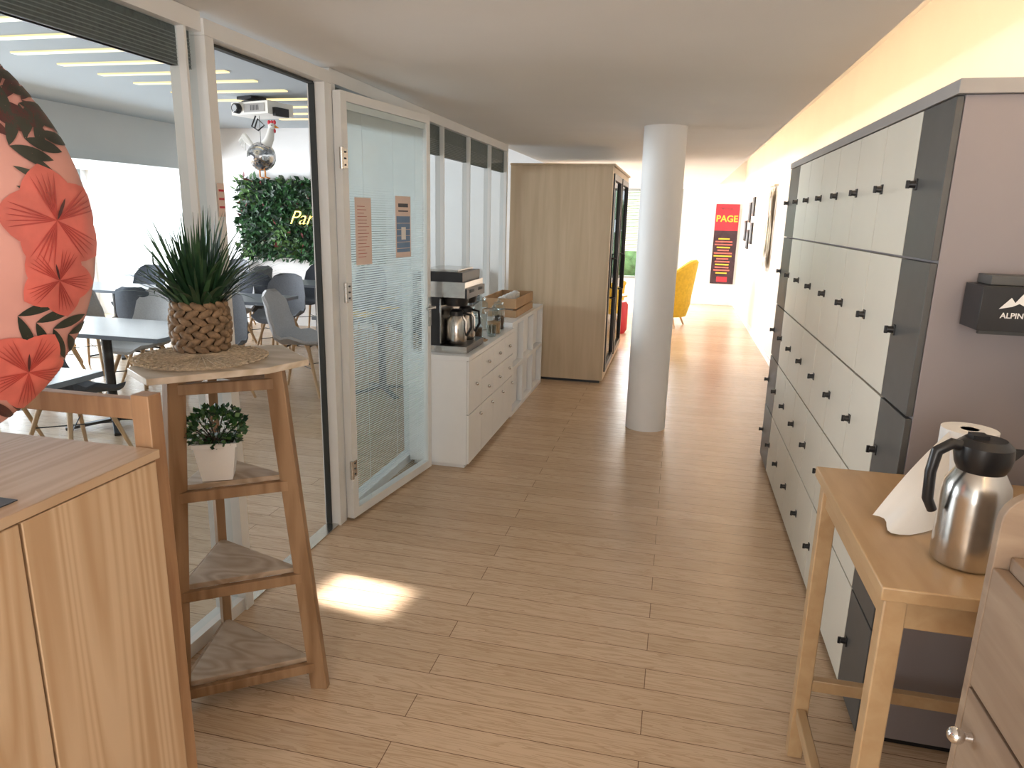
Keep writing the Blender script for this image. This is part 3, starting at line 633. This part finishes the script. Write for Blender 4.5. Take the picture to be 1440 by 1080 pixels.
b.text('FESTIVAL',.06,'ink',RT(.88,1.84),.001,align='CENTER')
for i in range(13):
    w=random.uniform(.10,.19); b.box(.86-w,.86+w,14.467,14.4745,.62+i*.055,.645+i*.055,'coral2' if i%3 else 'goldp')
b.box(.78,.98,14.467,14.4745,.46,.56,'red'); b.done()
b=MB('wall_outlet'); b.box(.30,.38,14.49,14.499,.25,.33,'pot'); b.done(.002)
for (y,z0,z1) in((12.2,1.28,1.62),(12.2,1.72,2.02),(12.75,1.18,1.5),(12.75,1.62,1.95),(13.3,1.3,1.65)):
    b=MB('picture_frame'); b.box(RX-.025,RX-.001,y-.17,y+.17,z0,z1,'black'); b.box(RX-.028,RX-.0255,y-.13,y+.13,z0+.04,z1-.04,'chm'); b.done(.002)
b=MB('foil_fringe_garland')
for i in range(60):
    y=random.uniform(9.5,10.0); z=2.08-random.random()*.1; p=Vector((RX-.02-random.random()*.05,y,z)); rows=[]
    for s in range(9): 
        rows.append([p+Vector((0,-.012,0)),p+Vector((.004*math.sin(s),.012,0))]); p=p+Vector((random.uniform(-.006,.006),random.uniform(-.012,.012),-.12+random.uniform(-.02,.02)))
        p.x=min(p.x,RX-.01)
    b.grid(rows,'gold')
b.box(RX-.05,RX-.001,9.45,10.05,2.08,2.10,'gold'); b.done()
b=MB('red_lounge_stool'); b.lathe(-.85,10.3,[(.17,0),(.2,.05),(.2,.42),(.17,.46),(0,.46)],'red',28); b.done()
# ---------------------------------------------------------------- lights
def area(name,loc,rot,sx,sy,p,c=(1,1,1)):
    l=bpy.data.lights.new(name,'AREA'); l.shape='RECTANGLE'; l.size=sx; l.size_y=sy; l.energy=p; l.color=c
    o=bpy.data.objects.new(name,l); scene.collection.objects.link(o); o.location=loc; o.rotation_euler=rot; return o
area('window_daylight',(-8.95,5,1.3),(0,-pi/2,0),1.8,7.9,820,(.88,.94,1))
area('lounge_daylight',(-2.0,15.6,3.0),(-math.radians(62),0,0),3.6,1.8,1100,(.95,.97,1))
area('rear_fill',(-.3,-2.5,1.45),(pi/2,0,0),2.4,1.9,85,(1,.96,.91))  # added fill behind the camera; the back wall has no window
area('lounge_side_area',(-5.15,12,1.4),(0,-pi/2,0),1.6,3.5,420,(.98,.98,1))  # unseen area light against the solid lounge wall, no opening there
# narrow lamp added inside the meeting room to imitate a sun patch
so=area('sun_patch_lamp',(-4.9,3.05,2.6),(0,0,0),.24,.20,1.0,(1,.97,.92)); so.data.spread=math.radians(1.5)
so.rotation_euler=(Vector((-1.25,2.56,0))-so.location).to_track_quat('-Z','Y').to_euler()
w=bpy.data.worlds.new('sky'); scene.world=w; w.use_nodes=True; w.node_tree.nodes['Background'].inputs[0].default_value=(.85,.93,1,1); w.node_tree.nodes['Background'].inputs[1].default_value=1.8
# ---------------------------------------------------------------- camera
f,pt,ya,ro=978.9,math.radians(13.63),math.radians(12.94),math.radians(1.33)
F=Vector((-math.sin(ya)*math.cos(pt),math.cos(ya)*math.cos(pt),-math.sin(pt))); R=Vector((math.cos(ya),math.sin(ya),0)); U=R.cross(F)
R2=R*math.cos(ro)+U*math.sin(ro); U2=-R*math.sin(ro)+U*math.cos(ro)
cam=bpy.data.cameras.new('camera'); co=bpy.data.objects.new('camera',cam); scene.collection.objects.link(co)
cam.sensor_width=36; cam.lens=f/1440*36; cam.clip_start=.02
m=Matrix((R2,U2,-F)).transposed().to_4x4(); m.translation=(0,0,1.65); co.matrix_world=m
scene.camera=co
